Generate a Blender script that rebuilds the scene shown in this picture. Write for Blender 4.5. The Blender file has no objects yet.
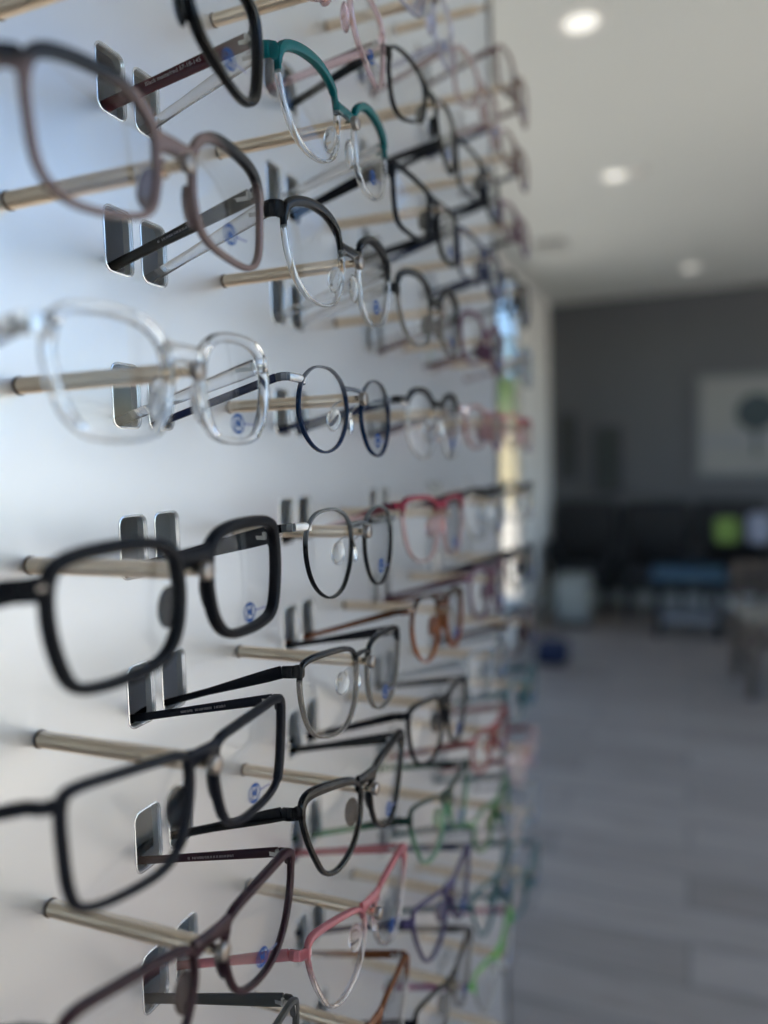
import bpy, bmesh, math, random
from mathutils import Vector, Matrix
PI = math.pi
random.seed(7)
scn = bpy.context.scene
COL = scn.collection

# ------------------------------------------------------------------ camera, light, exposure
D = 0.2735                      # distance from the camera to the display panel (m)
CH = 1.35                       # camera height
F_PX, YAW, PIT, ROL = 755.57, .3836, -.0656, -.028
fw = Vector((math.cos(PIT)*math.cos(YAW), math.cos(PIT)*math.sin(YAW), math.sin(PIT)))
rt = Vector((math.sin(YAW), -math.cos(YAW), 0))
up = rt.cross(fw)
r2 = rt*math.cos(ROL)+up*math.sin(ROL)
u2 = up*math.cos(ROL)-rt*math.sin(ROL)
cd = bpy.data.cameras.new('camera')
cd.sensor_fit = 'HORIZONTAL'; cd.sensor_width = 24; cd.lens = F_PX/768*24
cd.clip_start = .02; cd.clip_end = 300
cd.dof.use_dof = True; cd.dof.focus_distance = .40; cd.dof.aperture_fstop = 2.15
cam = bpy.data.objects.new('camera', cd); COL.objects.link(cam)
cam.matrix_world = Matrix(((r2.x, u2.x, -fw.x, 0), (r2.y, u2.y, -fw.y, 0), (r2.z, u2.z, -fw.z, CH), (0, 0, 0, 1)))
scn.camera = cam

world = bpy.data.worlds.new('world'); scn.world = world; world.use_nodes = True
wn = world.node_tree.nodes; wl = world.node_tree.links
sky = wn.new('ShaderNodeTexSky'); sky.sky_type = 'NISHITA'; sky.sun_disc = False
sky.sun_elevation = math.radians(48); sky.sun_rotation = math.radians(190); sky.air_density = 1.0; sky.dust_density = 0.2; sky.ozone_density = 4.0
wn['Background'].inputs[1].default_value = 0.38
wl.new(sky.outputs[0], wn['Background'].inputs[0])
sd = bpy.data.lights.new('sun', 'SUN'); sd.energy = 8.5; sd.angle = math.radians(.6); sd.color = (1, .93, .82)
sun = bpy.data.objects.new('sun', sd); COL.objects.link(sun)
sun.rotation_euler = Vector((.12, .42, -1.0)).to_track_quat('-Z', 'Y').to_euler()

vs = scn.view_settings
vs.view_transform = 'Standard'; vs.look = 'None'; vs.gamma = 1; vs.use_curve_mapping = False
vs.exposure = 0.02
cy = scn.cycles
cy.use_denoising = True
cy.max_bounces = 14; cy.transparent_max_bounces = 40; cy.transmission_bounces = 12; cy.glossy_bounces = 5; cy.diffuse_bounces = 4
cy.sample_clamp_indirect = 4.0; cy.caustics_reflective = False; cy.caustics_refractive = True; cy.blur_glossy = .5

# ------------------------------------------------------------------ materials
MATS = {}
def nodes(name):
    m = bpy.data.materials.new(name); m.use_nodes = True
    return m, m.node_tree.nodes, m.node_tree.links
def pbr(name, col, rough=.5, metal=0, trans=0, ior=1.46, emit=None, es=0, noise=0, nscale=30, bump=0, spec=.5, coat=0):
    if name in MATS: return MATS[name]
    m, n, l = nodes(name); b = n['Principled BSDF']
    b.inputs['Base Color'].default_value = (*col, 1); b.inputs['Roughness'].default_value = rough
    b.inputs['Metallic'].default_value = metal; b.inputs['Transmission Weight'].default_value = trans
    b.inputs['IOR'].default_value = ior; b.inputs['Specular IOR Level'].default_value = spec
    b.inputs['Coat Weight'].default_value = coat
    if emit: b.inputs['Emission Color'].default_value = (*emit, 1); b.inputs['Emission Strength'].default_value = es
    tc = n.new('ShaderNodeTexCoord'); nz = n.new('ShaderNodeTexNoise'); nz.inputs['Scale'].default_value = nscale
    nz.inputs['Detail'].default_value = 4
    l.new(tc.outputs['Object'], nz.inputs['Vector'])
    mx = n.new('ShaderNodeMix'); mx.data_type = 'RGBA'
    mx.inputs[6].default_value = (*[max(0, c*(1-noise)) for c in col], 1)
    mx.inputs[7].default_value = (*[min(1, c*(1+noise)) for c in col], 1)
    l.new(nz.outputs[0], mx.inputs[0]); l.new(mx.outputs[2], b.inputs['Base Color'])
    if bump:
        bp = n.new('ShaderNodeBump'); bp.inputs['Strength'].default_value = bump; bp.inputs['Distance'].default_value = .002
        l.new(nz.outputs[0], bp.inputs['Height']); l.new(bp.outputs[0], b.inputs['Normal'])
    MATS[name] = m; return m

def two_tone(name, top, bot, ttop=0, tbot=1, z0=.004, soft=.002, rough=.12, rtop=.25, slope=0.0, ior=1.36):
    """upper part of the frame one plastic, lower part another; the join sits at height z0 of the frame itself"""
    if name in MATS: return MATS[name]
    m, n, l = nodes(name); b = n['Principled BSDF']
    tc = n.new('ShaderNodeTexCoord'); sp = n.new('ShaderNodeSeparateXYZ'); l.new(tc.outputs['Object'], sp.inputs[0])
    ab = n.new('ShaderNodeMath'); ab.operation = 'ABSOLUTE'; l.new(sp.outputs[0], ab.inputs[0])
    mu = n.new('ShaderNodeMath'); mu.operation = 'MULTIPLY_ADD'; mu.inputs[1].default_value = slope
    l.new(ab.outputs[0], mu.inputs[0]); l.new(sp.outputs[2], mu.inputs[2])
    mr = n.new('ShaderNodeMapRange'); mr.inputs[1].default_value = z0-soft; mr.inputs[2].default_value = z0+soft
    l.new(mu.outputs[0], mr.inputs[0])
    mx = n.new('ShaderNodeMix'); mx.data_type = 'RGBA'
    mx.inputs[6].default_value = (*bot, 1); mx.inputs[7].default_value = (*top, 1)
    l.new(mr.outputs[0], mx.inputs[0]); l.new(mx.outputs[2], b.inputs['Base Color'])
    t = n.new('ShaderNodeMix'); t.inputs[2].default_value = tbot; t.inputs[3].default_value = ttop
    l.new(mr.outputs[0], t.inputs[0]); l.new(t.outputs[0], b.inputs['Transmission Weight'])
    g = n.new('ShaderNodeMix'); g.inputs[2].default_value = rough; g.inputs[3].default_value = rtop
    l.new(mr.outputs[0], g.inputs[0]); l.new(g.outputs[0], b.inputs['Roughness'])
    b.inputs['IOR'].default_value = ior
    MATS[name] = m; return m

def thin_glass(name, tint=(1, 1, 1), refl=.9, rough=0.0, ior=1.5):
    if name in MATS: return MATS[name]
    m, n, l = nodes(name); n.remove(n['Principled BSDF'])
    tr = n.new('ShaderNodeBsdfTransparent'); tr.inputs[0].default_value = (*tint, 1)
    gl = n.new('ShaderNodeBsdfGlossy'); gl.inputs['Roughness'].default_value = rough; gl.inputs[0].default_value = (refl, refl, refl, 1)
    fr = n.new('ShaderNodeFresnel'); gm = n.new('ShaderNodeNewGeometry')      # same reflectance on both faces of the sheet
    io = n.new('ShaderNodeMix'); io.inputs[2].default_value = ior; io.inputs[3].default_value = 1/ior
    l.new(gm.outputs['Backfacing'], io.inputs[0]); l.new(io.outputs[0], fr.inputs[0])
    mx = n.new('ShaderNodeMixShader'); l.new(fr.outputs[0], mx.inputs[0]); l.new(tr.outputs[0], mx.inputs[1]); l.new(gl.outputs[0], mx.inputs[2])
    l.new(mx.outputs[0], n['Material Output'].inputs[0])
    MATS[name] = m; return m

def frosted():
    m, n, l = nodes('frosted_panel'); n.remove(n['Principled BSDF'])
    tl = n.new('ShaderNodeBsdfTranslucent'); tl.inputs[0].default_value = (.62, .64, .67, 1)
    df = n.new('ShaderNodeBsdfDiffuse'); df.inputs[0].default_value = (.42, .43, .45, 1)
    rf = n.new('ShaderNodeBsdfRefraction'); rf.inputs[0].default_value = (.92, .93, .95, 1); rf.inputs['Roughness'].default_value = .62; rf.inputs['IOR'].default_value = 1.12
    gl = n.new('ShaderNodeBsdfGlossy'); gl.inputs[0].default_value = (.88, .90, .93, 1); gl.inputs['Roughness'].default_value = .36
    tc = n.new('ShaderNodeTexCoord'); nz = n.new('ShaderNodeTexNoise'); nz.inputs['Scale'].default_value = 1600; nz.inputs['Detail'].default_value = 2
    bp = n.new('ShaderNodeBump'); bp.inputs['Strength'].default_value = .12; bp.inputs['Distance'].default_value = .0004
    l.new(tc.outputs['Object'], nz.inputs['Vector']); l.new(nz.outputs[0], bp.inputs['Height'])
    for s in (df, gl): l.new(bp.outputs[0], s.inputs['Normal'])
    a = n.new('ShaderNodeMixShader'); a.inputs[0].default_value = .45; l.new(tl.outputs[0], a.inputs[1]); l.new(df.outputs[0], a.inputs[2])
    b = n.new('ShaderNodeMixShader'); b.inputs[0].default_value = .30; l.new(a.outputs[0], b.inputs[1]); l.new(rf.outputs[0], b.inputs[2])
    c = n.new('ShaderNodeMixShader'); c.inputs[0].default_value = .80; l.new(b.outputs[0], c.inputs[1]); l.new(gl.outputs[0], c.inputs[2])
    l.new(c.outputs[0], n['Material Output'].inputs[0])
    return m

def plank_floor():
    m, n, l = nodes('plank_floor'); b = n['Principled BSDF']
    tc = n.new('ShaderNodeTexCoord'); mp = n.new('ShaderNodeMapping'); l.new(tc.outputs['Object'], mp.inputs[0])
    mp.inputs['Rotation'].default_value = (0, 0, PI/2)
    br = n.new('ShaderNodeTexBrick'); br.inputs['Scale'].default_value = 1; br.inputs['Brick Width'].default_value = 1.2; br.inputs['Row Height'].default_value = .18
    br.inputs['Mortar Size'].default_value = .004; br.inputs['Color1'].default_value = (.34, .285, .24, 1); br.inputs['Color2'].default_value = (.25, .205, .172, 1)
    br.inputs['Mortar'].default_value = (.12, .115, .11, 1); br.offset = .37
    l.new(mp.outputs[0], br.inputs['Vector'])
    nz = n.new('ShaderNodeTexNoise'); nz.inputs['Scale'].default_value = 3; nz.inputs['Detail'].default_value = 6
    m2 = n.new('ShaderNodeMapping'); m2.inputs['Scale'].default_value = (14, 1.2, 1); l.new(tc.outputs['Object'], m2.inputs[0]); l.new(m2.outputs[0], nz.inputs[0])
    mx = n.new('ShaderNodeMix'); mx.data_type = 'RGBA'; mx.blend_type = 'OVERLAY'; mx.inputs[0].default_value = .45
    l.new(br.outputs[0], mx.inputs[6]); l.new(nz.outputs[0], mx.inputs[7]); l.new(mx.outputs[2], b.inputs['Base Color'])
    b.inputs['Roughness'].default_value = .42
    return m

black = pbr('black_matte_plastic', (.005, .005, .008), .45, spec=.2)
black_gloss = pbr('black_gloss_plastic', (.004, .004, .005), .18, spec=.4)
silver = pbr('silver_metal', (.62, .60, .57), .28, 1)
chrome = pbr('chrome_metal', (.85, .85, .86), .12, 1)
champagne = pbr('champagne_rod_metal', (.92, .74, .54), .24, 1, noise=.04, nscale=200)
knobmat = pbr('brushed_knob_metal', (.34, .30, .27), .36, 1)
collar_m = pbr('dark_collar_rubber', (.16, .11, .08), .6)
lens_m = thin_glass('demo_lens', (.965, .97, .975), ior=1.27)
logo_blue = pbr('logo_blue_print', (.004, .075, .30), .6, spec=.2)
logo_pale = pbr('logo_pale_print', (.28, .30, .52), .5)
print_pale = pbr('temple_print', (.55, .50, .50), .5)
clearpad = pbr('clear_silicone_pad', (.92, .92, .90), .12, trans=1, ior=1.38)
window_g = thin_glass('window_glass', (.97, .98, .98), .9)
paint_w = pbr('white_wall_paint', (.86, .86, .85), .7, noise=.02, nscale=4)
paint_c = pbr('ceiling_paint', (.66, .68, .66), .8, noise=.02, nscale=3)
paint_g = pbr('grey_wall_paint', (.10, .105, .115), .75, noise=.04, nscale=4)
alu = pbr('dark_window_frame', (.07, .075, .07), .45)
trimw = pbr('white_trim', (.75, .74, .72), .5)

# ------------------------------------------------------------------ mesh helpers
def add_box(bm, c, s, rz=0):
    r = bmesh.ops.create_cube(bm, size=1)
    bmesh.ops.scale(bm, vec=s, verts=r['verts'])
    if rz: bmesh.ops.rotate(bm, cent=(0, 0, 0), matrix=Matrix.Rotation(rz, 3, 'Z'), verts=r['verts'])
    bmesh.ops.translate(bm, vec=c, verts=r['verts'])
    return r['verts']
def bx(x0, x1, y0, y1, z0, z1, bm=None):
    bm = bm or bmesh.new(); add_box(bm, ((x0+x1)/2, (y0+y1)/2, (z0+z1)/2), (abs(x1-x0), abs(y1-y0), abs(z1-z0))); return bm
def rbox(x0, x1, y0, y1, z0, z1, r=.01, seg=3, bm=None):
    b2 = bx(x0, x1, y0, y1, z0, z1)
    bmesh.ops.bevel(b2, geom=b2.edges[:], offset=r, segments=seg, affect='EDGES', profile=.5)
    if bm is None: return b2
    me = bpy.data.meshes.new('tmp'); b2.to_mesh(me); b2.free(); bm.from_mesh(me); bpy.data.meshes.remove(me); return bm
def obj(name, bm, mat, parent=None, smooth=True, ang=35):
    me = bpy.data.meshes.new(name)
    bmesh.ops.recalc_face_normals(bm, faces=bm.faces[:])
    bm.to_mesh(me); bm.free()
    return link(name, me, mat, parent, smooth, ang)
def link(name, me, mat, parent=None, smooth=True, ang=35):
    o = bpy.data.objects.new(name, me); COL.objects.link(o)
    for mm in (mat if isinstance(mat, (list, tuple)) else [mat]):
        if len(me.materials) < 4: me.materials.append(mm)
    if smooth:
        for p in me.polygons: p.use_smooth = True
        me.set_sharp_from_angle(angle=math.radians(ang))
    if parent is not None: o.parent = parent
    return o
def tag(o, label, cat, group=None, kind=None):
    o['label'] = label; o['category'] = cat
    if group: o['group'] = group
    if kind: o['kind'] = kind
    return o
def empty(name, loc=(0, 0, 0), rz=0):
    o = bpy.data.objects.new(name, None); o.empty_display_size = .01; COL.objects.link(o)
    o.location = loc; o.rotation_euler = (0, 0, rz); return o
def struct(name, bm, mat):
    o = obj(name, bm, mat, None, False); o['kind'] = 'structure'; return o
def cyl(bm, p0, p1, r0, r1=None, seg=20, cap=True):
    r1 = r0 if r1 is None else r1
    p0 = Vector(p0); p1 = Vector(p1); d = (p1-p0); q = d.to_track_quat('Z', 'Y')
    rr = bmesh.ops.create_cone(bm, cap_ends=cap, segments=seg, radius1=r0, radius2=r1, depth=d.length)
    bmesh.ops.rotate(bm, cent=(0, 0, 0), matrix=q.to_matrix(), verts=rr['verts'])
    bmesh.ops.translate(bm, vec=(p0+p1)/2, verts=rr['verts'])
def lathe_y(bm, prof, seg=28):
    """prof: list of (y, r) turned about the Y axis"""
    rings = []
    for y, r in prof:
        rings.append([bm.verts.new((r*math.cos(2*PI*i/seg), y, r*math.sin(2*PI*i/seg))) for i in range(seg)])
    for a, b in zip(rings, rings[1:]):
        for i in range(seg): bm.faces.new((a[i], a[(i+1) % seg], b[(i+1) % seg], b[i]))
    bm.faces.new(rings[0]); bm.faces.new(rings[-1][::-1])
def strip(bm, secs, closed=False):
    """joins rings of equal vertex count"""
    rings = [[bm.verts.new(v) for v in s] for s in secs]
    n = len(rings[0]); m = len(rings)
    for i in range(m if closed else m-1):
        a, b = rings[i], rings[(i+1) % m]
        for k in range(n): bm.faces.new((a[k], a[(k+1) % n], b[(k+1) % n], b[k]))
    if not closed:
        bm.faces.new(rings[0][::-1]); bm.faces.new(rings[-1])
def section(c, a, b, n=14, e=3.0):
    """superellipse of half axes a and b (vectors) about c"""
    out = []
    for i in range(n):
        t = 2*PI*(i+.5)/n; cs, sn = math.cos(t), math.sin(t)
        out.append(c+a*math.copysign(abs(cs)**(2/e), cs)+b*math.copysign(abs(sn)**(2/e), sn))
    return out
def catmull(pts, per=6, closed=True):
    P = [Vector((p[0], p[1], 0)) for p in pts]; n = len(P); out = []
    for i in range(n if closed else n-1):
        if closed: p0, p1, p2, p3 = P[(i-1) % n], P[i], P[(i+1) % n], P[(i+2) % n]
        else: p0, p1, p2, p3 = P[max(i-1, 0)], P[i], P[i+1], P[min(i+2, n-1)]
        for k in range(per):
            t = k/per
            out.append(.5*((2*p1)+(-p0+p2)*t+(2*p0-5*p1+4*p2-p3)*t*t+(-p0+3*p1-3*p2+p3)*t**3))
    if not closed: out.append(P[-1])
    return [(v.x, v.y) for v in out]

# ------------------------------------------------------------------ the room
HC = 2.76
bm = bx(-3.1, 3.5, -1.7, 1.3, -.1, 0); bx(3.5, 7.3, -4.1, 1.3, -.1, 0, bm); struct('floor', bm, plank_floor())
bm = bx(-3.1, 3.5, -1.7, 1.3, HC, HC+.12); bx(3.5, 7.3, -4.1, 1.3, HC, HC+.12, bm); struct('ceiling', bm, paint_c)
# left wall: glazed up to the white pier; unseen near bays added to light the ceiling
WX = [1.6, 3.0, 4.4, 5.80]
bm = bx(-3.1, 1.6, 1.2, 1.3, 0, HC); bx(1.6, 5.80, 1.2, 1.3, 2.66, HC, bm); bx(1.6, 5.80, 1.2, 1.3, 0, .12, bm); bx(5.80, 7.3, 1.2, 1.225, 0, HC, bm)
struct('wall_left', bm, paint_w)
def window(name, axis, a0, a1, at, z0, z1, t=.05, dp=.06):
    bm = bmesh.new()
    def seg(u0, u1, w0, w1):
        if axis == 'x': bx(u0, u1, at, at+dp, w0, w1, bm)
        else: bx(at, at+.06, u0, u1, w0, w1, bm)
    seg(a0, a0+t, z0, z1); seg(a1-t, a1, z0, z1); seg(a0+t, a1-t, z0, z0+t); seg(a0+t, a1-t, z1-t, z1)
    f = struct(name, bm, alu)
    if axis == 'x': g = bx(a0+t, a1-t, at+dp*.4, at+dp*.4+.006, z0+t, z1-t)
    else: g = bx(at+.025, at+.031, a0+t, a1-t, z0+t, z1-t)
    obj('window_pane', g, window_g, f, False)
    return f
k = 0
for a, b in zip(WX, WX[1:]):
    k += 1; window('window_%d' % k, 'x', a, b, 1.20, .12, 2.66, .035, .022)
# rear wall behind the camera and right wall, both glazed; unseen rear windows widened to light the slot edges
bm = bx(-3.1, -3.0, 1.0, 1.2, 0, HC); bx(-3.1, -3.0, -1.7, -1.5, 0, HC, bm); bx(-3.1, -3.0, -1.5, 1.0, 2.6, HC, bm); bx(-3.1, -3.0, -1.5, 1.0, 0, .06, bm)
struct('wall_rear', bm, paint_w)
for a, b in ((-1.5, -.25), (-.25, 1.0)):
    k += 1; window('window_%d' % k, 'y', a, b, -3.08, .06, 2.6)
# the right side: a glazed front close to the display, then the room widens towards the waiting area
bm = bx(-3.0, .2, -1.7, -1.6, 0, HC); bx(3.4, 3.6, -1.7, -1.6, 0, HC, bm); bx(.2, 3.4, -1.7, -1.6, 2.66, HC, bm); bx(.2, 3.4, -1.7, -1.6, 0, .06, bm)
struct('wall_right', bm, paint_w)
for a in range(2):
    k += 1; window('window_%d' % k, 'x', .2+a*1.6, .2+(a+1)*1.6, -1.68, .06, 2.66)
struct('wall_return', bx(3.5, 3.6, -4.0, -1.7, 0, HC), paint_w)
bm = bx(3.5, 3.7, -4.1, -4.0, 0, HC); bx(7.1, 7.3, -4.1, -4.0, 0, HC, bm); bx(3.7, 7.1, -4.1, -4.0, 2.66, HC, bm); bx(3.7, 7.1, -4.1, -4.0, 0, .1, bm)
struct('wall_side', bm, paint_w)
for a in range(2):
    k += 1; window('window_%d' % k, 'x', 3.7+a*1.7, 3.7+(a+1)*1.7, -4.08, .1, 2.66)  # unseen side windows, added to brighten the white pier
struct('wall_far', bx(7.2, 7.3, -4.1, 1.2, 0, HC), paint_g)
struct('baseboard_far', bx(7.185, 7.2, -4.0, 1.2, 0, .1), trimw)
struct('baseboard_left', bx(5.82, 7.185, 1.185, 1.2, 0, .1), trimw)

# ceiling lamps and vent
lampm = pbr('lamp_diffuser', (.9, .9, .85), .5, emit=(1, .97, .88), es=.75)
for i, (x, y, lb) in enumerate(((2.62, .32, 'round recessed ceiling light nearest the camera, at top of the photo'),
                                (4.07, .34, 'round recessed ceiling light, middle one of the row along the ceiling'),
                                (6.30, -.02, 'round recessed ceiling light closest to the dark far wall'))):
    t = empty('ceiling_light', (x, y, HC)); tag(t, lb, 'ceiling light', 'recessed ceiling lights')
    b = bmesh.new()
    seg = 32; prof = [(.055, -.001), (.085, -.001), (.085, -.005), (.075, -.010), (.055, -.006)]
    secs = [[Vector((r*math.cos(2*PI*j/seg), r*math.sin(2*PI*j/seg), z)) for r, z in prof] for j in range(seg)]
    strip(b, secs, True); obj('trim_ring', b, trimw, t)
    b = bmesh.new(); cyl(b, (0, 0, -.0055), (0, 0, -.001), .055, seg=32); obj('diffuser', b, lampm, t)
t = empty('ceiling_vent', (5.15, .84, HC)); tag(t, 'small dark square air vent in the ceiling above the white pier', 'vent')
b = bx(-.1, .1, -.1, .1, -.012, -.001); obj('vent_frame', b, pbr('vent_grey', (.30, .30, .29), .6), t, False)
b = bmesh.new()
for i in range(7): bx(-.085, .085, -.085+i*.026, -.071+i*.026, -.018, -.011, b)
obj('slat', b, pbr('vent_slat', (.45, .45, .44), .6), t, False)
tag(obj('smoke_detector', (lambda b: (cyl(b, (4.05, .22, HC-.03), (4.05, .22, HC-.001), .035, .05, 28), b)[1])(bmesh.new()), pbr('detector_plastic', (.60, .60, .58), .5)),
    'small round pale detector on the ceiling beside the middle light', 'smoke detector')

# ------------------------------------------------------------------ outside
grd = pbr('outdoor_paving', (.72, .65, .54), .85, noise=.12, nscale=.8)
o = struct('ground_outside', bx(-40, 60, 1.31, 60, -.16, -.06), grd)
bm = bx(-40, 3.45, -60, -1.71, -.16, -.11); bx(3.45, 60, -60, -4.11, -.16, -.11, bm); struct('ground_street', bm, grd)
o = struct('ground_rear', bx(-40, -3.11, -1.70, 1.30, -.22, -.11), pbr('street_grey', (.55, .54, .51), .9, noise=.1, nscale=.7))
def building():
    t = empty('building', (24, 9, 0)); tag(t, 'sandy single storey building outside, seen through the window gap', 'building')
    obj('wall', bx(-4, 4, -4, 4, -.1, 3.4), pbr('sandy_stucco', (.60, .50, .30), .85, noise=.08, nscale=2), t, False)
    obj('roof', bx(-4.3, 4.3, -4.3, 4.3, 3.4, 3.7), pbr('roof_brown', (.20, .15, .12), .8), t, False)
    for z in (-2.2, .2): 
        f = obj('window_frame', bx(-4.04, -4.0, z, z+1.6, 1.0, 2.2), trimw, t, False)
        obj('pane', bx(-4.06, -4.045, z+.08, z+1.52, 1.08, 2.12), pbr('dark_pane', (.05, .06, .07), .1), f, False)
building()
leafm = pbr('leaf_green', (.10, .20, .04), .6, noise=.5, nscale=8)
def tree(x, y, h, r, lb, nm='tree'):
    t = empty(nm, (x, y, 0)); tag(t, lb, 'tree' if nm == 'tree' else 'shrub')
    b = bmesh.new(); cyl(b, (0, 0, -.1), (.1, .05, h-r), .14*r, .08*r, 10); obj('trunk', b, pbr('bark_brown', (.12, .08, .05), .9), t)
    b = bmesh.new(); rnd = random.Random(int(x*10))
    for i in range(420):
        d = Vector((rnd.gauss(0, 1), rnd.gauss(0, 1), rnd.gauss(0, 1))).normalized()*r*rnd.uniform(.55, 1)
        s = r*rnd.uniform(.08, .16); c = Vector((0, 0, h-r*.4))+d
        n1 = Vector((rnd.gauss(0, 1), rnd.gauss(0, 1), rnd.gauss(0, 1))).normalized(); n2 = n1.orthogonal().normalized()
        v = [b.verts.new(c+n1*s), b.verts.new(c+n2*s*.5), b.verts.new(c-n1*s), b.verts.new(c-n2*s*.5)]
        b.faces.new(v)
    obj('foliage', b, leafm, t, False)
tree(13, 3.9, 3.2, 1.3, 'green tree outside beyond the window gap')
tree(6.9, 2.1, 1.15, .42, 'bright green shrub outside near the white pier', 'garden_shrub')

# ------------------------------------------------------------------ waiting area
def picture(x, y0, y1, z0, z1, lb, kind):
    t = empty('framed_picture', (x, (y0+y1)/2, z0)); tag(t, lb, 'picture')
    h = z1-z0; w = (y1-y0)/2
    b = bmesh.new(); f = .05
    bx(-.03, 0, -w, w, 0, f, b); bx(-.03, 0, -w, w, h-f, h, b); bx(-.03, 0, -w, -w+f, f, h-f, b); bx(-.03, 0, w-f, w, f, h-f, b)
    obj('picture_frame', b, pbr('frame_grey_wood', (.16, .165, .18), .5) if kind else pbr('frame_black_wood', (.03, .03, .035), .5), t, False)
    obj('canvas', bx(-.012, -.002, -w+f, w-f, f, h-f), pbr('canvas_pale', (.26, .265, .26), .8, noise=.1, nscale=5) if kind else pbr('canvas_dark', (.04, .05, .05), .8, noise=.4, nscale=6), t, False)
    if kind:
        b = bmesh.new(); cyl(b, (-.016, -.02, h*.62), (-.010, -.02, h*.62), .16, seg=24); bx(-.016, -.010, -.03, 0.0, h*.2, h*.55, b)
        obj('painted_tree', b, pbr('art_dark', (.05, .07, .08), .8), t)
        obj('painted_ground', bx(-.015, -.012, -w+f, w-f, h*.30, h*.42), pbr('art_grey', (.24, .25, .27), .8), t, False)
picture(7.19, -.98, -.06, 1.13, 2.03, 'large pale framed picture with a dark round tree on grey wall', 1)
picture(7.19, .56, .80, 1.02, 1.62, 'small dark framed picture low on the grey wall', 0)
picture(7.19, .96, 1.10, 1.15, 1.75, 'narrow dark framed picture beside the white pier', 0)
fabric_b = pbr('black_upholstery', (.015, .015, .017), .8, noise=.3, nscale=40)
def armchair(x, y, lb, rz=0):
    t = empty('armchair', (x, y, 0), rz); tag(t, lb, 'armchair', 'dark waiting room armchairs')
    obj('seat', rbox(-.27, .25, -.24, .24, .30, .44, .03), fabric_b, t)
    obj('backrest', rbox(.22, .33, -.27, .27, .34, .95, .035), fabric_b, t)
    for s in (-1, 1): obj('armrest', rbox(-.26, .24, s*.245-.03, s*.245+.03, .44, .64, .02), fabric_b, t)
    for sx in (-.22, .24):
        for sy in (-.22, .22):
            b = bmesh.new(); cyl(b, (sx, sy, 0), (sx*.95, sy*.95, .32), .016, .024, 12); obj('leg', b, black, t)
armchair(6.75, .86, 'dark armchair in the left corner below the narrow picture')
armchair(6.75, .26, 'dark armchair, second from the white pier against the grey wall')
armchair(6.75, -.34, 'dark armchair below the large picture with green and lilac cushions')
def cushion(x, y, z, w, h, mat, lb):
    b = rbox(-.05, .05, -w/2, w/2, 0, h, .04, 4)
    o = obj('cushion', b, mat); o.location = (x, y, z); o.rotation_euler = (0, math.radians(12), 0); tag(o, lb, 'cushion', 'cushions on the armchair')
cushion(6.42, -.28, .645, .17, .20, pbr('lime_fabric', (.17, .27, .06), .8), 'lime green cushion on the dark armchair')
cushion(6.40, -.50, .645, .15, .24, pbr('lilac_fabric', (.26, .28, .36), .8), 'pale lilac cushion beside the lime green one')
def coffee_table(x, y, lb):
    t = empty('coffee_table', (x, y, 0)); tag(t, lb, 'table')
    obj('table_top', rbox(-.22, .22, -.25, .25, .43, .50, .015), pbr('blue_laminate', (.035, .085, .14), .35), t)
    for sx in (-.19, .19):
        for sy in (-.21, .21): obj('leg', bx(sx-.02, sx+.02, sy-.02, sy+.02, 0, .43), black, t, False)
    obj('shelf', bx(-.19, .19, -.21, .21, .12, .15), pbr('shelf_grey', (.25, .26, .28), .5), t, False)
coffee_table(6.05, .0, 'low table with dark blue top in front of the armchairs')
t = empty('side_cabinet', (6.2, .86, 0)); tag(t, 'low pale grey cabinet standing beside the white pier', 'cabinet')
obj('body', rbox(-.16, .16, -.13, .13, .04, .40, .008), pbr('cabinet_pale', (.24, .25, .235), .5), t)
obj('door', rbox(-.175, -.161, -.115, .115, .07, .37, .004), pbr('cabinet_door', (.27, .28, .265), .5), t)
obj('plinth', bx(-.14, .14, -.12, .12, 0, .04), black, t, False)
def wood_chair():
    t = empty('wooden_chair', (4.75, -.50, 0), math.radians(8)); tag(t, 'dark brown wooden chair at the right edge with a tan seat', 'chair')
    wd = pbr('dark_brown_wood', (.06, .042, .033), .45, noise=.3, nscale=25)
    obj('seat', rbox(-.23, .23, -.23, .23, .42, .47, .015), pbr('tan_fabric', (.22, .19, .15), .8, noise=.1, nscale=60), t)
    for sx in (-.21, .21):
        for sy in (-.21, .21):
            obj('leg', bx(sx-.022, sx+.022, sy-.022, sy+.022, 0, .42 if sx > 0 else .42), wd, t, False)
    b = bmesh.new(); bx(-.20, .20, .19, .215, .14, .18, b); bx(-.20, .20, -.215, -.19, .14, .18, b); bx(.19, .215, -.2, .2, .2, .24, b); obj('stretcher', b, wd, t, False)
    b = bmesh.new(); bx(.19, .225, -.23, -.19, .47, .70, b); bx(.19, .225, .19, .23, .47, .70, b); bx(.195, .22, -.23, .23, .64, .70, b); bx(.195, .22, -.23, .23, .54, .58, b)
    obj('backrest', b, wd, t, False)
wood_chair()
# a dark blue bag on the floor past the end of the display
t = empty('tote_bag', (4.95, .83, 0)); tag(t, 'small navy blue bag on the floor past the display end', 'bag')
obj('bag_body', rbox(-.09, .09, -.10, .10, 0, .15, .03), pbr('navy_canvas', (.008, .014, .045), .8), t)
b = bmesh.new()
pts = [Vector((0, -.05, .14)), Vector((0, -.045, .19)), Vector((0, 0, .21)), Vector((0, .045, .19)), Vector((0, .05, .14))]
strip(b, [section(p, Vector((.006, 0, 0)), Vector((0, 0, .006)), 8, 2) for p in pts]); obj('handle', b, pbr('navy_canvas', (0, 0, 0)), t)

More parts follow.
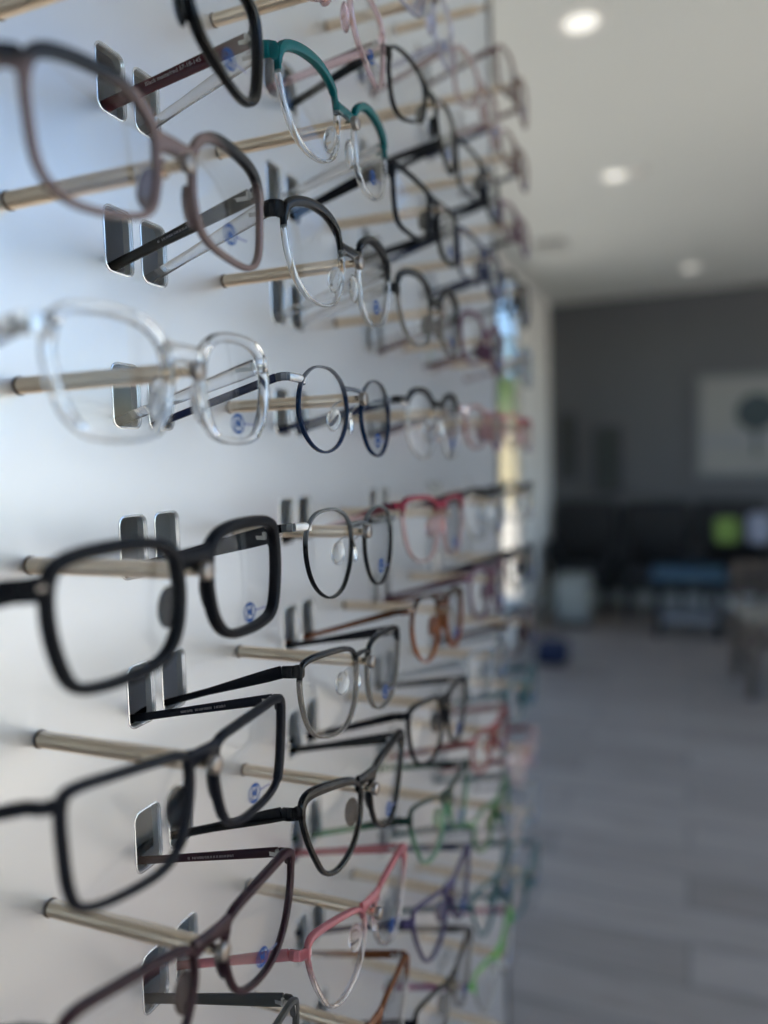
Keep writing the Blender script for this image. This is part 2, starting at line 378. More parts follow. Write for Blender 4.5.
# ------------------------------------------------------------------ display panel with slots and rods
def RX(j): return (.9237+.603*j)*D
def RZ(k): return CH+(-.1518-.2913*k)*D
ROWS = range(-7, 9); COLS = range(-1, 5)
PX0, PX1, PZ0, PZ1, PT = -.42, 1.145, .30, 2.30, .0055
def rrect(x0, x1, z0, z1, r, n=4):
    out = []
    for cx_, cz_, a in ((x1-r, z1-r, 0), (x0+r, z1-r, 90), (x0+r, z0+r, 180), (x1-r, z0+r, 270)):
        for i in range(n+1):
            t = math.radians(a+90*i/n); out.append((cx_+r*math.cos(t), cz_+r*math.sin(t)))
    return out
loops = [rrect(PX0, PX1, PZ0, PZ1, .004)]
SL0, SL1 = .0585, .0785          # slot offsets from the rod
for j in COLS:
    for kk in ROWS:
        x, z = RX(j), RZ(kk)
        for s in (-1, 1):
            a, b = sorted((x+s*SL0, x+s*SL1)); loops.append(rrect(a, b, z-.0158, z+.0165, .0042))
cv = bpy.data.curves.new('panelcurve', 'CURVE'); cv.dimensions = '2D'; cv.fill_mode = 'BOTH'; cv.extrude = PT/2
for lp in loops:
    sp = cv.splines.new('POLY'); sp.points.add(len(lp)-1); sp.use_cyclic_u = True
    for i, (a, b) in enumerate(lp): sp.points[i].co = (a, b, 0, 1)
tmp = bpy.data.objects.new('tmpcurve', cv); COL.objects.link(tmp)
dg = bpy.context.evaluated_depsgraph_get()
me = bpy.data.meshes.new_from_object(tmp.evaluated_get(dg)); bpy.data.objects.remove(tmp)
panel = empty('display_wall', (0, D, 0)); tag(panel, 'tall frosted panel with slots and champagne rods that carry the eyeglasses', 'display panel')
me.transform(Matrix.Translation((0, PT/2, 0)) @ Matrix.Rotation(PI/2, 4, 'X'))
me.materials.clear()
def edge_mat():
    m, n, l = nodes('glowing_edge_acrylic'); n.remove(n['Principled BSDF'])      # polished edge: passes on the light that enters through the sheet's face
    a = n.new('ShaderNodeBsdfTranslucent'); a.inputs[0].default_value = (.97, .97, .96, 1)
    d = n.new('ShaderNodeBsdfDiffuse'); d.inputs[0].default_value = (.95, .95, .94, 1)
    x = n.new('ShaderNodeMixShader'); x.inputs[0].default_value = .5; l.new(a.outputs[0], x.inputs[1]); l.new(d.outputs[0], x.inputs[2])
    l.new(x.outputs[0], n['Material Output'].inputs[0]); return m
edgem = edge_mat()
po = link('frosted_panel', me, frosted(), panel, False)
rims = bmesh.new()
for lp in loops[1:]:
    n_ = len(lp); mx_ = sum(p[0] for p in lp)/n_; mz_ = sum(p[1] for p in lp)/n_
    secs = []
    for i in range(n_):
        a_, b_ = lp[i-1], lp[(i+1) % n_]; t_ = Vector((b_[0]-a_[0], 0, b_[1]-a_[1])).normalized(); q_ = Vector((t_.z, 0, -t_.x))
        if q_.dot(Vector((lp[i][0]-mx_, 0, lp[i][1]-mz_))) < 0: q_ = -q_
        c_ = Vector((lp[i][0], 0, lp[i][1]))
        secs.append([c_-q_*.0004+Vector((0, .0012, 0)), c_+q_*.0004+Vector((0, -.0005, 0)), c_+q_*.0010+Vector((0, -.0003, 0)), c_+q_*.0010+Vector((0, .001, 0))])
    strip(rims, secs, True)
obj('slot_bevel', rims, pbr('polished_bevel', (.95, .95, .95), .22, .6, spec=.8), panel, False)
me.materials.append(edgem)
for p in me.polygons:
    p.material_index = 0 if abs(p.normal.y) > .5 else 1
ef = pbr('edge_profile_metal', (.20, .19, .18), .4, 1)
obj('edge_profile', bx(PX1+.0005, PX1+.007, -.004, .012, PZ0, PZ1), ef, panel, False)
obj('edge_profile', bx(PX0-.007, PX0-.0005, -.004, .012, PZ0, PZ1), ef, panel, False)
obj('top_rail', bx(PX0-.007, PX1+.007, -.006, .12, PZ1+.0005, PZ1+.03), ef, panel, False)
obj('bottom_rail', bx(PX0-.007, PX1+.007, -.006, .03, PZ0-.04, PZ0-.0005), ef, panel, False)
for x in (PX0+.05, PX1-.05):
    obj('support_post', bx(x-.02, x+.02, .14, .18, 0, PZ1), ef, panel, False)
    for z in (.4, 2.2): obj('bracket', bx(x-.008, x+.008, .120, .14, z-.01, z+.01), ef, panel, False)
b = bmesh.new(); bx(PX0, PX1, .02, .30, 0, .03, b); bx(PX0, PX1, .0, .120, .03, .26, b); obj('plinth', b, ef, panel, False)

gb = pbr('grey_block_board', (.80, .82, .84), .6, noise=.03, nscale=6)
obj('light_block_board', bx(PX0, PX1, .112, .120, PZ0, PZ1), gb, panel, False)  # added board: blocks the backlight so the slots look darker
for x in (PX0,): obj('side_board', bx(x, x+.006, .0125, .1115, PZ0, PZ1), ef, panel, False)  # closes one end of the added board box against light
RODL = .351*D; RR = .0039
def rod_mesh():
    b = bmesh.new()
    e = RODL; n0 = e-.0040; n1 = e-.0135
    lathe_y(b, [(0, RR), (-n1+.0006, RR), (-n1, RR-.0006), (-n1, .0021), (-n0, .0021)], 24)
    me = bpy.data.meshes.new('display_rod'); bmesh.ops.recalc_face_normals(b, faces=b.faces[:]); b.to_mesh(me); b.free(); return me
def knob_mesh():
    b = bmesh.new(); e = RODL; n0 = e-.0040
    lathe_y(b, [(-n0, .0034), (-n0-.0005, RR), (-e+.0008, RR), (-e+.0002, RR-.0005), (-e, RR-.0012)], 24)
    me = bpy.data.meshes.new('end_knob'); bmesh.ops.recalc_face_normals(b, faces=b.faces[:]); b.to_mesh(me); b.free(); return me
def collar_mesh():
    b = bmesh.new(); lathe_y(b, [(0, RR+.00035), (-.0008, RR+.00035), (-.0010, RR+.0001)], 24)
    me = bpy.data.meshes.new('base_collar'); bmesh.ops.recalc_face_normals(b, faces=b.faces[:]); b.to_mesh(me); b.free(); return me
rm, km, cm = rod_mesh(), knob_mesh(), collar_mesh()
first = True
for j in COLS:
    for kk in ROWS:
        if j == 4 and (kk > 6 or kk < -6): continue
        if first:
            ro = link('display_rod', rm, champagne, panel); kn = link('end_knob', km, knobmat, ro); co = link('base_collar', cm, collar_m, ro)
            r0 = ro; first = False; k0, c0 = kn, co
        else:
            ro = r0.copy(); COL.objects.link(ro); ro.parent = panel
            for s in (k0, c0): c = s.copy(); COL.objects.link(c); c.parent = ro
        ro.location = (RX(j), 0, RZ(kk))

# ------------------------------------------------------------------ eyeglasses
# lens openings, (distance from the middle of the bridge, height above the rod) in mm
SH = {
 'soft_rect': [(12, 0), (13, 8), (18, 14), (28, 18), (45, 18), (58, 15), (63, 8), (63, -5), (60, -20), (50, -26.5), (30, -25.5), (17, -21), (12.5, -11)],
 'square': [(12, 1), (15, 9), (24, 14.5), (42, 16), (55, 13.5), (60, 6), (60, -5), (55.5, -17), (48, -24), (33, -25.5), (19, -23), (12.5, -12)],
 'wayfarer': [(11.5, 0), (14, 8.5), (25, 13), (47, 13.5), (61, 11.5), (65, 6), (65.5, -6), (63, -19), (59, -27), (51, -29.5), (37, -30), (22, -28), (14.5, -21), (11.5, -10)],
 'slim_rect': [(10, 2), (12.5, 7.5), (26, 9.5), (46, 11), (62, 11.5), (65.5, 8), (65, -6), (63, -20), (59, -27), (46, -30), (25, -30), (15.5, -24), (10.5, -9)],
 'angular': [(12, 1), (16, 7), (30, 9.5), (50, 11), (67, 11), (71, 6), (69.5, -9), (62, -23), (49, -31), (31, -31), (19, -25), (12.5, -11)],
 'drop': [(13, 0), (16, 9), (30, 14), (50, 15), (64, 11), (67, 1), (66, -13), (62, -26), (53, -31), (38, -28), (22, -20), (14, -9)],
 'brow': [(12, 4), (16, 13), (28, 19), (45, 19.5), (59, 15), (63.5, 6), (61.5, -7), (55, -20), (44, -28), (29, -29), (17, -23), (12, -10)],
 'round': [(10, -6), (14.5, 6), (24, 12.5), (34, 14), (45, 12), (54, 4), (57, -8), (54, -20), (45, -29), (33.5, -32), (21, -28), (12.5, -18)],
 'panto': [(9.5, -2), (14, 8), (25, 13), (36, 13.5), (47, 11), (54, 3), (55, -9), (51, -22), (43, -31), (32, -35), (20, -31), (11.5, -18)],
 'half': [(9, 2), (16, 8.5), (36, 10.5), (58, 9.5), (64, 4), (63, -10), (57, -25), (47, -33), (31, -35.5), (18, -32), (10.5, -22), (8.5, -9)],
 'cat': [(9, 0), (17, 7), (36, 11), (60, 13), (66, 8), (62, -7), (54, -22), (46, -32), (34, -35), (20, -30), (11.5, -20), (8.5, -9)],
 'oval': [(11, -6), (16, 5), (28, 10), (44, 9.5), (56, 3), (59, -8), (55, -19), (45, -26), (31, -27), (18, -22), (12, -14)],
}
def wrap(x): return .005*(x/.065)**2
def glasses(j, kk, shape, frame_m, label, temple_m=None, rim=(2.6, 2.4, 2.4), depth=3.6, brow=0.0, roll=0.0, yaw=-3.0, hz=7.0, th=(7.0, 5.0),
            tt=2.6, logo=True, pads='plastic', pad_m=None, dz=0.0, rivet=False, text=0, sc=1.0, inner_m=None, groups='eyeglasses on the display rods'):
    temple_m = temple_m or frame_m; pad_m = pad_m or frame_m
    rx, rz = RX(j), RZ(kk)
    g = empty('eyeglasses', (rx, .68*D, rz+dz*.001)); g.rotation_euler = (0, math.radians(roll), math.radians(yaw))
    tag(g, label, 'eyeglasses', groups)
    bpy.context.view_layer.update()
    M = Matrix.LocRotScale(g.location, g.rotation_euler, None); MI = M.inverted()
    pts = [(a*sc*.001, b*sc*.001) for a, b in SH[shape]]
    lp = catmull(pts, 7); n = len(lp)
    wt, wsd, wb = [v*.001 for v in rim]
    dp = depth*.0005
    fb = bmesh.new()
    outer = {}
    lensobjs = []
    for s in (-1, 1):
        secs = []; out = []
        for i, (x, z) in enumerate(lp):
            xa, za = lp[i-1]; xb, zb = lp[(i+1) % n]
            t = Vector((xb-xa, 0, zb-za)).normalized(); nn = Vector((-t.z, 0, t.x))
            if nn.dot(Vector((x-.036, 0, z+.008))) < 0: nn = -nn
            v = nn.z; w = wsd+(wt-wsd)*max(0, v)**1.3+(wb-wsd)*max(0, -v)**1.3
            if brow: w += brow*.001*max(0, min(1, (z-.002)/.012))*max(0, nn.z+.35*nn.x+.25)
            c = Vector((x, wrap(x), z))+nn*(w/2)
            yy = Vector((0, dp*(1.0+(.25 if w > .0035 else 0)), 0))
            sct = section(c, nn*(w/2), yy, 12, 2.9)
            if s < 0: sct = [Vector((-q.x, q.y, q.z)) for q in sct]
            secs.append(sct); out.append((x+nn.x*w, z+nn.z*w))
        strip(fb, secs, True)
        outer[s] = out
    # bridge: an arch from rim to rim, resting on the rod's neck
    bz0 = .0024+.0022
    nas = sorted(range(n), key=lambda i: (abs(lp[i][1]-.0055), lp[i][0]))
    nx = min(lp[i][0] for i in nas[:6])
    bh = .0022+.0004*rim[0] if pads == 'plastic' else .0013
    bzc = max(bz0+.0005, .0062) if pads == 'plastic' else .0052
    secs = []
    for i in range(13):
        q = -1+2*i/12; x = q*(nx-wsd*.35)
        arch = (1-q*q)*.0012; h = bh*(1+.55*abs(q)**3)
        secs.append(section(Vector((x, wrap(x)-.0004, bzc+arch-.0006)), Vector((0, 0, h)), Vector((0, dp*.9, 0)), 12, 2.6))
    strip(fb, secs)
    # end pieces reaching out and back to the hinges
    hzm = hz*.001
    ox = max(o[0] for o in outer[1])
    cand = [o for o in outer[1] if o[1] > hzm-.004 and o[0] > .04]
    ex = max([o[0] for o in cand] or [ox])
    hx = max(ex+.0035, .0665)
    hx = min(hx, .0745)
    eh = th[0]*.0005
    for s in (-1, 1):
        P = [(ex-.004, wrap(ex), hzm-.001, eh*1.0, dp), (ex+.000, wrap(ex)+.0002, hzm, eh*1.05, dp), (hx-.001, wrap(ex)+.0012, hzm, eh*1.0, dp*.95),
             (hx+.0002, wrap(ex)+.0040, hzm, eh*.98, tt*.0006), (hx+.0002, wrap(ex)+.0075, hzm-.0003, eh*.95, tt*.0005)]
        dirs = [Vector((0, 1, 0)), Vector((0, 1, 0)), Vector((.6, .6, 0)), Vector((1, 0, 0)), Vector((1, 0, 0))]
        secs = [section(Vector((s*x, y, z)), Vector((0, 0, h)), Vector((s*d.x, d.y, 0))*w, 12, 2.9) for (x, y, z, h, w), d in zip(P, dirs)]
        strip(fb, secs)
    fr = obj('frame', fb, frame_m, g)
    # lenses
    for s in (-1, 1):
        lb_ = bmesh.new()
        cx = sum(p[0] for p in lp)/n; cz = sum(p[1] for p in lp)/n
        fa = []
        for y in (-.0005, .0005):
            rings = []
            for f in (1.012, .66, .33):
                rings.append([lb_.verts.new((s*(cx+(x-cx)*f), wrap(cx+(x-cx)*f)+y-.0007*(1-f*f), cz+(z-cz)*f)) for x, z in lp])
            ctr = lb_.verts.new((s*cx, wrap(cx)+y-.0007, cz))
            for a, b in zip(rings, rings[1:]):
                for i in range(n): lb_.faces.new((a[i], a[(i+1) % n], b[(i+1) % n], b[i]))
            for i in range(n): lb_.faces.new((rings[-1][i], rings[-1][(i+1) % n], ctr))
            fa.append(rings[0])
        for i in range(n): lb_.faces.new((fa[0][i], fa[0][(i+1) % n], fa[1][(i+1) % n], fa[1][i]))
        ln = obj('lens', lb_, lens_m, g)
        if logo and s > 0:
            lx, lz = (cx-.0025), cz-.0155
            b = bmesh.new(); N = 36; y = wrap(lx)-.0021
            def fl(p, q, w=.00035):
                d = (Vector(q)-Vector(p)).normalized(); nn = Vector((-d.z, 0, d.x))*w
                P = [Vector(p)+nn, Vector(q)+nn, Vector(q)-nn, Vector(p)-nn]
                a = [b.verts.new((v.x, y, v.z)) for v in P]; c = [b.verts.new((v.x, y+.00025, v.z)) for v in P]
                b.faces.new(a); b.faces.new(c[::-1])
                for i in range(4): b.faces.new((a[i], a[(i+1) % 4], c[(i+1) % 4], c[i]))
            secs = []
            for i in range(N):
                t = 2*PI*i/N; w = .00060+.0011*abs(math.sin(t))**6
                r1, r0_ = .0045, .0045-w
                e = Vector((math.cos(t), 0, math.sin(t))); c = Vector((lx, 0, lz))
                secs.append([c+e*r0_+Vector((0, y, 0)), c+e*r1+Vector((0, y, 0)), c+e*r1+Vector((0, y+.0002, 0)), c+e*r0_+Vector((0, y+.0002, 0))])
            strip(b, secs, True)
            for p, q in (((-.0019, -.0026), (-.0011, .0022)), ((-.0011, .0022), (.0002, -.0014)), ((.0002, -.0014), (.0017, .0026)), ((.0017, .0026), (.0017, -.0022))):
                fl((lx+p[0], 0, lz+p[1]), (lx+q[0], 0, lz+q[1]))
            obj('logo', b, logo_blue, ln, False)
            b = bmesh.new()
            for i in range(6):
                x = lx+.0052+i*.0013; hh = .0010 if i else .0014
                fl((x, 0, lz-.0006), (x, 0, lz-.0006+hh), .00022); fl((x, 0, lz+.0001), (x+.0007, 0, lz+.0001), .00016)
            obj('logo_lettering', b, logo_pale, ln, False)
    # nose pads
    for s in (-1, 1):
        b = bmesh.new()
        rr = bmesh.ops.create_uvsphere(b, u_segments=16, v_segments=10, radius=1)
        if pads == 'plastic':
            bmesh.ops.scale(b, vec=(.0022, .0042, .0085), verts=rr['verts'])
            mt = Matrix.Rotation(s*math.radians(-12), 3, 'Y') @ Matrix.Rotation(s*math.radians(-28), 3, 'Z')
            bmesh.ops.rotate(b, cent=(0, 0, 0), matrix=mt, verts=rr['verts'])
            bmesh.ops.translate(b, vec=(s*.0118, .0038, -.0115), verts=rr['verts'])
        else:
            bmesh.ops.scale(b, vec=(.0016, .0042, .0072), verts=rr['verts'])
            mt = Matrix.Rotation(s*math.radians(-14), 3, 'Y') @ Matrix.Rotation(s*math.radians(-30), 3, 'Z')
            bmesh.ops.rotate(b, cent=(0, 0, 0), matrix=mt, verts=rr['verts'])
            bmesh.ops.translate(b, vec=(s*.0098, .0085, -.0125), verts=rr['verts'])
        pd = obj('nose_pad', b, pad_m if pads == 'plastic' else clearpad, g)
        if pads != 'plastic':
            b = bmesh.new()
            A = [Vector((s*nx, .001, -.002)), Vector((s*(nx-.001), .005, -.003)), Vector((s*(nx-.0005), .0085, -.006)), Vector((s*.0100, .0088, -.0115))]
            strip(b, [section(p, Vector((.0005, 0, 0)), Vector((0, .0003, .0004)), 8, 2) for p in A])
            obj('pad_arm', b, silver, pd)
    # temples: from the hinge through the slot in the panel, then the ear hook behind it
    for s in (-1, 1):
        H = Vector((s*(hx+.0002), wrap(ex)+.0082, hzm-.0004))
        W = M @ H
        sx = rx+s*.0675
        S = Vector((sx, D+.003, rz-.0152+th[1]*.0005+.0004))
        d = (S-W); ud = d.normalized()
        path = [W, W+d*.12, W+d*.35, W+d*.65, S, S+ud*.014]
        hs = [th[0], th[0], (th[0]*.6+th[1]*.4), th[1], th[1], th[1]]
        p = path[-1].copy(); dirv = ud.copy()
        for q in range(5):
            ang = math.radians(-9*(q+1))
            dv = Vector((0, math.cos(math.atan2(ud.z, ud.y)+ang), math.sin(math.atan2(ud.z, ud.y)+ang)))
            p = p+dv*.0085; path.append(p.copy()); hs.append(th[1]*(1.0+.1*q) if q < 4 else th[1]*.8)
        loc = [MI @ q for q in path]
        secs = []
        for i, q in enumerate(loc):
            t = (loc[min(i+1, len(loc)-1)]-loc[max(i-1, 0)]).normalized()
            side = Vector((1, 0, 0)); side = (side-t*side.dot(t)).normalized(); upv = t.cross(side); upv = upv if upv.z > 0 else -upv
            secs.append(section(q, side*tt*.0005, upv*hs[i]*.0005, 12, 2.8))
        b = bmesh.new(); strip(b, secs)
        mm = inner_m if (inner_m and s > 0) else temple_m
        tp = obj('temple', b, mm, g)
        # hinge on the inner side
        b = bmesh.new(); hi = loc[0]+Vector((-s*(tt*.0005+.0006), -.0005, 0)); tdir = (loc[1]-loc[0]).normalized()
        cyl(b, hi-Vector((0, 0, .0019)), hi+Vector((0, 0, .0019)), .0010, seg=10)
        add_box(b, hi+Vector((s*.0003, .0052, -.0010)), (.0006, .010, .0020)); add_box(b, hi+Vector((s*.0003, -.0025, 0)), (.0007, .004, .0026))
        obj('hinge', b, silver, tp)
        if rivet:
            b = bmesh.new()
            q = Vector((s*(ex+.0005), wrap(ex)-dp-.0002, hzm+.0005)); add_box(b, q, (.0036, .0005, .0013)); obj('rivet', b, knobmat, fr)
        if text and s > 0:
            i0, i1 = loc[3], loc[1]
            ax = (i1-i0).normalized(); nrm = Vector((-1, 0, 0)); nrm = (nrm-ax*nrm.dot(ax)).normalized(); uz = nrm.cross(ax); 
            if uz.z < 0: uz = -uz
            if text == 1:
                tcv = bpy.data.curves.new('t', 'FONT'); tcv.body = 'Black matte/red 57-18-145'; tcv.size = .0030; tcv.extrude = .00004; tcv.align_y = 'CENTER'
                tob = bpy.data.objects.new('t', tcv); COL.objects.link(tob); dg = bpy.context.evaluated_depsgraph_get(); tme = bpy.data.meshes.new_from_object(tob.evaluated_get(dg))
                bpy.data.objects.remove(tob)
                R = Matrix((ax, uz, ax.cross(uz))).transposed().to_4x4()
                o3 = i0+nrm*(tt*.0005+.0001)+uz*.0006-ax*.004
                tme.transform(Matrix.Translation(o3) @ R); tme.materials.clear()
                link('lettering', tme, print_pale, tp, False)
            else:
                b = bmesh.new(); o3 = i0+nrm*(tt*.0005+.0001)
                x = 0; rnd = random.Random(j*31+kk)
                while x < .026:
                    w = rnd.choice((.0007, .0009, .0011)); c = o3+ax*x
                    for e0, e1 in ((0, 1), (0, 0)):
                        pa = c-uz*.0006+(ax*w if e0 == 0 and e1 == 0 else Vector()); pb = pa+uz*.0012
                        vs_ = [b.verts.new(v+nrm*h_) for h_ in (0, .00008) for v in (pa, pa+ax*.00025, pb+ax*.00025, pb)]
                        b.faces.new(vs_[4:]); b.faces.new(vs_[:4])
                        for i in range(4): b.faces.new((vs_[i], vs_[(i+1) % 4], vs_[4+(i+1) % 4], vs_[4+i]))
                    x += w+.0007+(.0014 if rnd.random() < .2 else 0)
                obj('lettering', b, print_pale, tp, False)
    return g

def crystal(name, col, rough=.06, t=1.0): return pbr(name, col, rough, trans=t, ior=1.36)
navyblack = pbr('navy_black_plastic', (.005, .006, .012), .42, spec=.22)
wine_in = pbr('wine_plastic', (.075, .008, .014), .22)
wine = pbr('dark_wine_plastic', (.035, .008, .014), .38, spec=.35)
taupe = two_tone('taupe_fade', (.014, .014, .018), (.36, .25, .23), .0, .40, z0=.0235, soft=.003, rough=.2, rtop=.3, slope=.20)
clear = crystal('clear_crystal', (.97, .97, .97), .10, 1)
cleart = crystal('clear_temple', (.96, .93, .90), .12, .9)
teal2 = two_tone('teal_over_clear', (.0, .14, .15), (.97, .97, .97), .1, 1, z0=.0035, soft=.0008, slope=.0)
blk2 = two_tone('black_over_clear', (.010, .010, .012), (.96, .97, .97), 0, 1, z0=.0045, soft=.0008)
roundblue = two_tone('crystal_over_blue', (.30, .32, .36), (.006, .025, .08), .5, 0, z0=.0035, soft=.0035, rough=.25, rtop=.15)
roundblk = two_tone('crystal_over_black', (.30, .31, .31), (.012, .012, .013), .5, 0, z0=-.001, soft=.004, rough=.25, rtop=.15)
browgrey = two_tone('black_over_smoke', (.010, .010, .011), (.46, .42, .38), 0, .75, z0=.0015, soft=.001)
pinkc = two_tone('pink_over_clear', (.86, .30, .32), (.98, .93, .92), .55, 1, z0=-.004, soft=.010, rough=.08, rtop=.12)
pinkt = crystal('pink_temple', (.88, .36, .38), .12, .5)
smoke = pbr('olive_smoke_plastic', (.10, .095, .085), .3, trans=.35, ior=1.4)
blush = crystal('blush_crystal', (.95, .72, .74), .08, .9)
lav = crystal('lavender_crystal', (.80, .80, .95), .08, .9)
tort = two_tone('tortoise_fade', (.05, .022, .012), (.50, .13, .02), 0, .35, z0=-.002, soft=.012, rough=.15, rtop=.2)
amber = two_tone('amber_over_clear', (.30, .09, .025), (.96, .93, .90), .3, 1, z0=-.004, soft=.004)
redbrow = two_tone('red_over_pink', (.35, .03, .06), (.93, .66, .64), .1, .9, z0=.001, soft=.002)
greenb = two_tone('dark_green_over_bright', (.006, .035, .025), (.30, .60, .38), 0, .7, z0=-.002, soft=.004)
purple = pbr('purple_plastic', (.10, .08, .20), .25, trans=.3, ior=1.4)
navy = pbr('navy_plastic', (.015, .025, .085), .25)
brownp = pbr('brown_pink_plastic', (.30, .17, .16), .25, trans=.5, ior=1.4)
plum = pbr('plum_plastic', (.12, .03, .07), .3)
tealp = pbr('teal_plastic', (.0, .10, .12), .3)
greenp = pbr('leaf_green_plastic', (.05, .22, .06), .3, trans=.3, ior=1.4)
lime = two_tone('lime_over_clear', (.16, .50, .09), (.95, .97, .95), .1, 1, z0=-.004, soft=.003)
magen = pbr('magenta_plastic', (.35, .02, .16), .3)
greycl = crystal('grey_blue_crystal', (.62, .68, .74), .1, .8)
pinkg = crystal('rose_grey_crystal', (.80, .62, .60), .12, .7)
redp = pbr('brick_red_plastic', (.30, .045, .05), .3)
goldblack = pbr('black_gold_temple', (.03, .026, .022), .25)

G1 = 'eyeglasses in the nearest column'; G2 = 'eyeglasses in the second column'; G3 = 'eyeglasses in the third column'
G4 = 'eyeglasses in the fourth column'; G5 = 'eyeglasses in the last column'
# nearest column
glasses(0, -3, 'drop', black_gloss, 'glossy black eyeglasses cut by the top edge, nearest column, dark red inner temple', inner_m=wine_in, rim=(4.2, 4.4, 3.4), depth=4.6, th=(8, 7), text=1, groups=G1)
glasses(0, -2, 'soft_rect', taupe, 'taupe translucent eyeglasses with black upper corner, nearest column', temple_m=goldblack, rim=(3.3, 3.2, 2.9), hz=12, th=(8, 5.5), brow=1.5, text=2, groups=G1)
glasses(0, -1, 'square', clear, 'thick clear crystal eyeglasses at middle left of the photo', temple_m=cleart, rim=(4.4, 3.8, 3.2), depth=4.4, hz=10, th=(8, 5.5), groups=G1)
glasses(0, 0, 'wayfarer', black, 'matte black square eyeglasses with small silver rivets on the lugs', rim=(4.4, 4.4, 4.2), depth=4.8, roll=-1.4, dz=-1.2, hz=6.5, th=(9, 6), rivet=True, brow=.8, groups=G1)
glasses(0, 1, 'slim_rect', navyblack, 'thin matte black rectangular eyeglasses below the riveted pair', rim=(3.2, 3.8, 3.2), depth=3.8, roll=2.8, dz=-3.0, hz=10, th=(5.2, 4.2), tt=2.4, brow=.8, text=2, groups=G1)
glasses(0, 2, 'angular', wine, 'dark wine red angular eyeglasses at the bottom left', rim=(3.0, 3.2, 2.8), depth=3.8, roll=4.2, dz=-1.5, hz=9, th=(5.0, 4.2), tt=2.4, brow=1.2, text=2, groups=G1)
glasses(0, 3, 'angular', smoke, 'olive smoke eyeglasses just entering at the bottom edge', rim=(3, 3, 3), roll=4, hz=7, th=(7, 5.5), groups=G1)
# second column
glasses(1, -4, 'drop', blush, 'blush pink crystal eyeglasses above the teal browline pair', rim=(2.8, 2.6, 2.4), roll=3, th=(8, 6), groups=G2)
glasses(1, -3, 'brow', teal2, 'teal browline eyeglasses with clear lower rims', temple_m=cleart, rim=(2.2, 1.9, 1.8), brow=2.8, hz=13, th=(9, 6), depth=4, text=2, groups=G2)
glasses(1, -2, 'brow', blk2, 'black browline eyeglasses with clear lower rims below the teal pair', temple_m=cleart, rim=(2.2, 1.9, 1.8), brow=2.6, hz=13, th=(9, 6), depth=4, roll=1, groups=G2)
glasses(1, -1, 'round', roundblue, 'thin round blue rimmed eyeglasses with crystal bridge and blue temples', temple_m=navy, rim=(1.4, 1.2, 1.5), depth=3, hz=6, th=(4.6, 4.2), roll=2, pads='wire', groups=G2)
glasses(1, 0, 'panto', roundblk, 'thin round black rimmed eyeglasses with clear bridge, black temples', temple_m=black_gloss, rim=(1.9, 1.3, 1.5), depth=3, hz=6, th=(4.6, 4.4), roll=2, pads='wire', groups=G2)
glasses(1, 1, 'half', browgrey, 'black browline eyeglasses with smoky grey lower rims, second column', temple_m=black, rim=(2.2, 1.7, 1.5), brow=1.5, hz=7, th=(7, 4), roll=3, pads='wire', groups=G2)
glasses(1, 2, 'cat', black_gloss, 'glossy black cat eye eyeglasses above the pink pair', rim=(3.4, 3.2, 2.8), brow=2.4, hz=9, th=(7.5, 4.8), roll=3.5, groups=G2)
glasses(1, 3, 'cat', pinkc, 'pink translucent cat eye eyeglasses with clear lower rims', temple_m=pinkt, rim=(3.0, 2.4, 2.2), brow=1.0, hz=8, th=(6.5, 5), roll=4, groups=G2)
glasses(1, 4, 'cat', amber, 'amber brown and clear eyeglasses cut by the bottom edge', rim=(2.6, 2.2, 2.2), hz=8, th=(6, 5), roll=4, groups=G2)
# third column
glasses(2, -5, 'soft_rect', lav, 'pale lavender crystal eyeglasses at the top of the third column', rim=(3, 2.8, 2.4), roll=3, groups=G3)
glasses(2, -4, 'drop', black_gloss, 'blurred thin black cat eye eyeglasses near the top of the third column', rim=(2.2, 2, 2), th=(8, 6), roll=3, groups=G3)
glasses(2, -3, 'slim_rect', black, 'blurred black rectangular eyeglasses with thick black temple, third column', rim=(3, 2.6, 2.4), th=(9, 7), roll=2, groups=G3)
glasses(2, -2, 'brow', browgrey, 'blurred black and smoke browline eyeglasses, third column, upper middle', temple_m=cleart, rim=(2.2, 1.8, 1.8), brow=2.4, th=(8, 6), groups=G3)
glasses(2, -1, 'panto', blk2, 'blurred black and clear browline eyeglasses right of the round blue pair', temple_m=navy, rim=(2.2, 1.8, 1.8), brow=2.2, th=(6, 4), groups=G3)
glasses(2, 0, 'half', redbrow, 'blurred raspberry red browline eyeglasses with pink lower rims', rim=(2.4, 2, 1.8), brow=2, th=(6, 4), roll=2, groups=G3)
glasses(2, 1, 'panto', tort, 'blurred tortoiseshell brown eyeglasses with orange lower rims', rim=(2.6, 2.2, 2), th=(5, 4), roll=3, groups=G3)
glasses(2, 2, 'half', black, 'blurred black eyeglasses below the tortoiseshell pair', rim=(2.6, 2.2, 2.2), brow=1, th=(6, 5), roll=4, groups=G3)
glasses(2, 3, 'cat', greenb, 'blurred dark green eyeglasses with bright green lower rims', rim=(2.6, 2.2, 2.2), th=(6, 5), roll=4, groups=G3)
glasses(2, 4, 'cat', purple, 'blurred purple cat eye eyeglasses with navy temple', temple_m=navy, rim=(2.6, 2.4, 2.2), roll=4, groups=G3)
glasses(2, 5, 'cat', browgrey, 'blurred black and clear eyeglasses at the bottom of the third column', temple_m=black, rim=(2.6, 2.4, 2.2), roll=4, groups=G3)
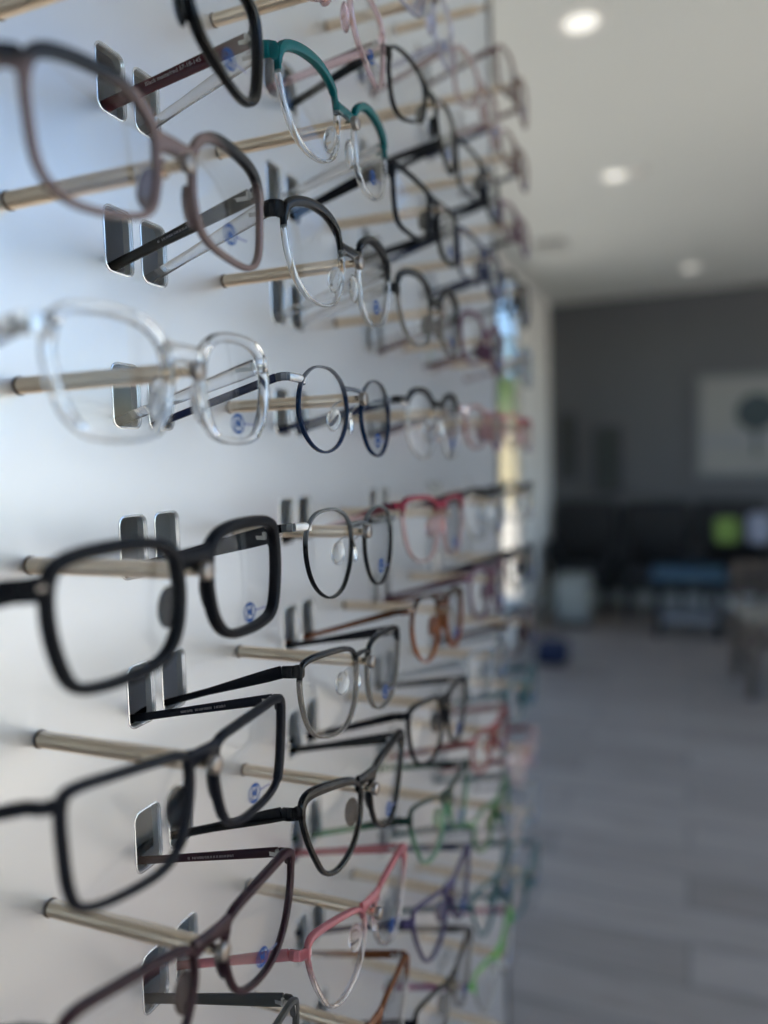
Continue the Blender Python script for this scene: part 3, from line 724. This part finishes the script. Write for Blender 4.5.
# fourth column
rosep = crystal('muted_rose_crystal', (.70, .42, .42), .2, .6)
F = [(-5, 'drop', pinkg, 'blurred rose grey translucent eyeglasses at the top of the fourth column', None),
     (-4, 'slim_rect', navyblack, 'blurred navy black eyeglasses near the top of the fourth column', None),
     (-3, 'slim_rect', navy, 'blurred navy blue eyeglasses in the upper fourth column', None),
     (-2, 'soft_rect', plum, 'blurred dark plum eyeglasses, upper middle of the fourth column', brownp),
     (-1, 'oval', rosep, 'blurred muted rose oval eyeglasses, middle of the fourth column', pinkg),
     (0, 'half', blk2, 'blurred black browline eyeglasses behind the raspberry pair', black),
     (1, 'panto', plum, 'blurred dark plum round eyeglasses behind the tortoiseshell pair', None),
     (2, 'slim_rect', greycl, 'blurred pale grey crystal eyeglasses, lower middle of the fourth column', None),
     (3, 'oval', redp, 'blurred brick red eyeglasses above the leaf green pair', None),
     (4, 'oval', greenp, 'blurred leaf green translucent eyeglasses, fourth column', tealp),
     (5, 'cat', tealp, 'blurred teal eyeglasses, lower fourth column', None),
     (6, 'cat', lime, 'blurred lime green and clear eyeglasses at the bottom of the fourth column', magen)]
for kk, sh, m, lb, tm in F:
    glasses(3, kk, sh, m, lb, temple_m=tm, rim=(2.8, 2.5, 2.2), brow=.6, roll=2, groups=G4)
L = [(-6, 'soft_rect', brownp, 'blurred brown eyeglasses at the very top of the last column', None),
     (-5, 'oval', brownp, 'blurred small brown grey eyeglasses against the pale ceiling, upper one', navy),
     (-4, 'oval', plum, 'blurred dark brown eyeglasses against the pale ceiling, lower one', navyblack),
     (-3, 'panto', black, 'blurred thin black eyeglasses with the bright window seen through the lens', None),
     (-2, 'soft_rect', greycl, 'blurred grey blue crystal eyeglasses against the white pier', pinkg),
     (-1, 'oval', redbrow, 'blurred brick red and pink eyeglasses against the white pier', None),
     (0, 'slim_rect', blk2, 'blurred black and clear eyeglasses against the white pier', black),
     (1, 'round', navyblack, 'blurred navy round eyeglasses in front of the cream window light', None),
     (2, 'wayfarer', wine, 'blurred wine red eyeglasses at the last column, above the teal pair', None),
     (3, 'wayfarer', tealp, 'blurred teal blue eyeglasses in front of the floor', None),
     (4, 'round', blush, 'blurred pink clear eyeglasses below the teal blue pair', redp),
     (5, 'soft_rect', greycl, 'blurred pale blue grey eyeglasses in front of the floor', None),
     (6, 'wayfarer', tealp, 'blurred dark teal eyeglasses at the bottom of the last column', None)]
for kk, sh, m, lb, tm in L:
    glasses(4, kk, sh, m, lb, temple_m=tm, rim=(2.8, 2.5, 2.2), brow=.4, roll=2, groups=G5)
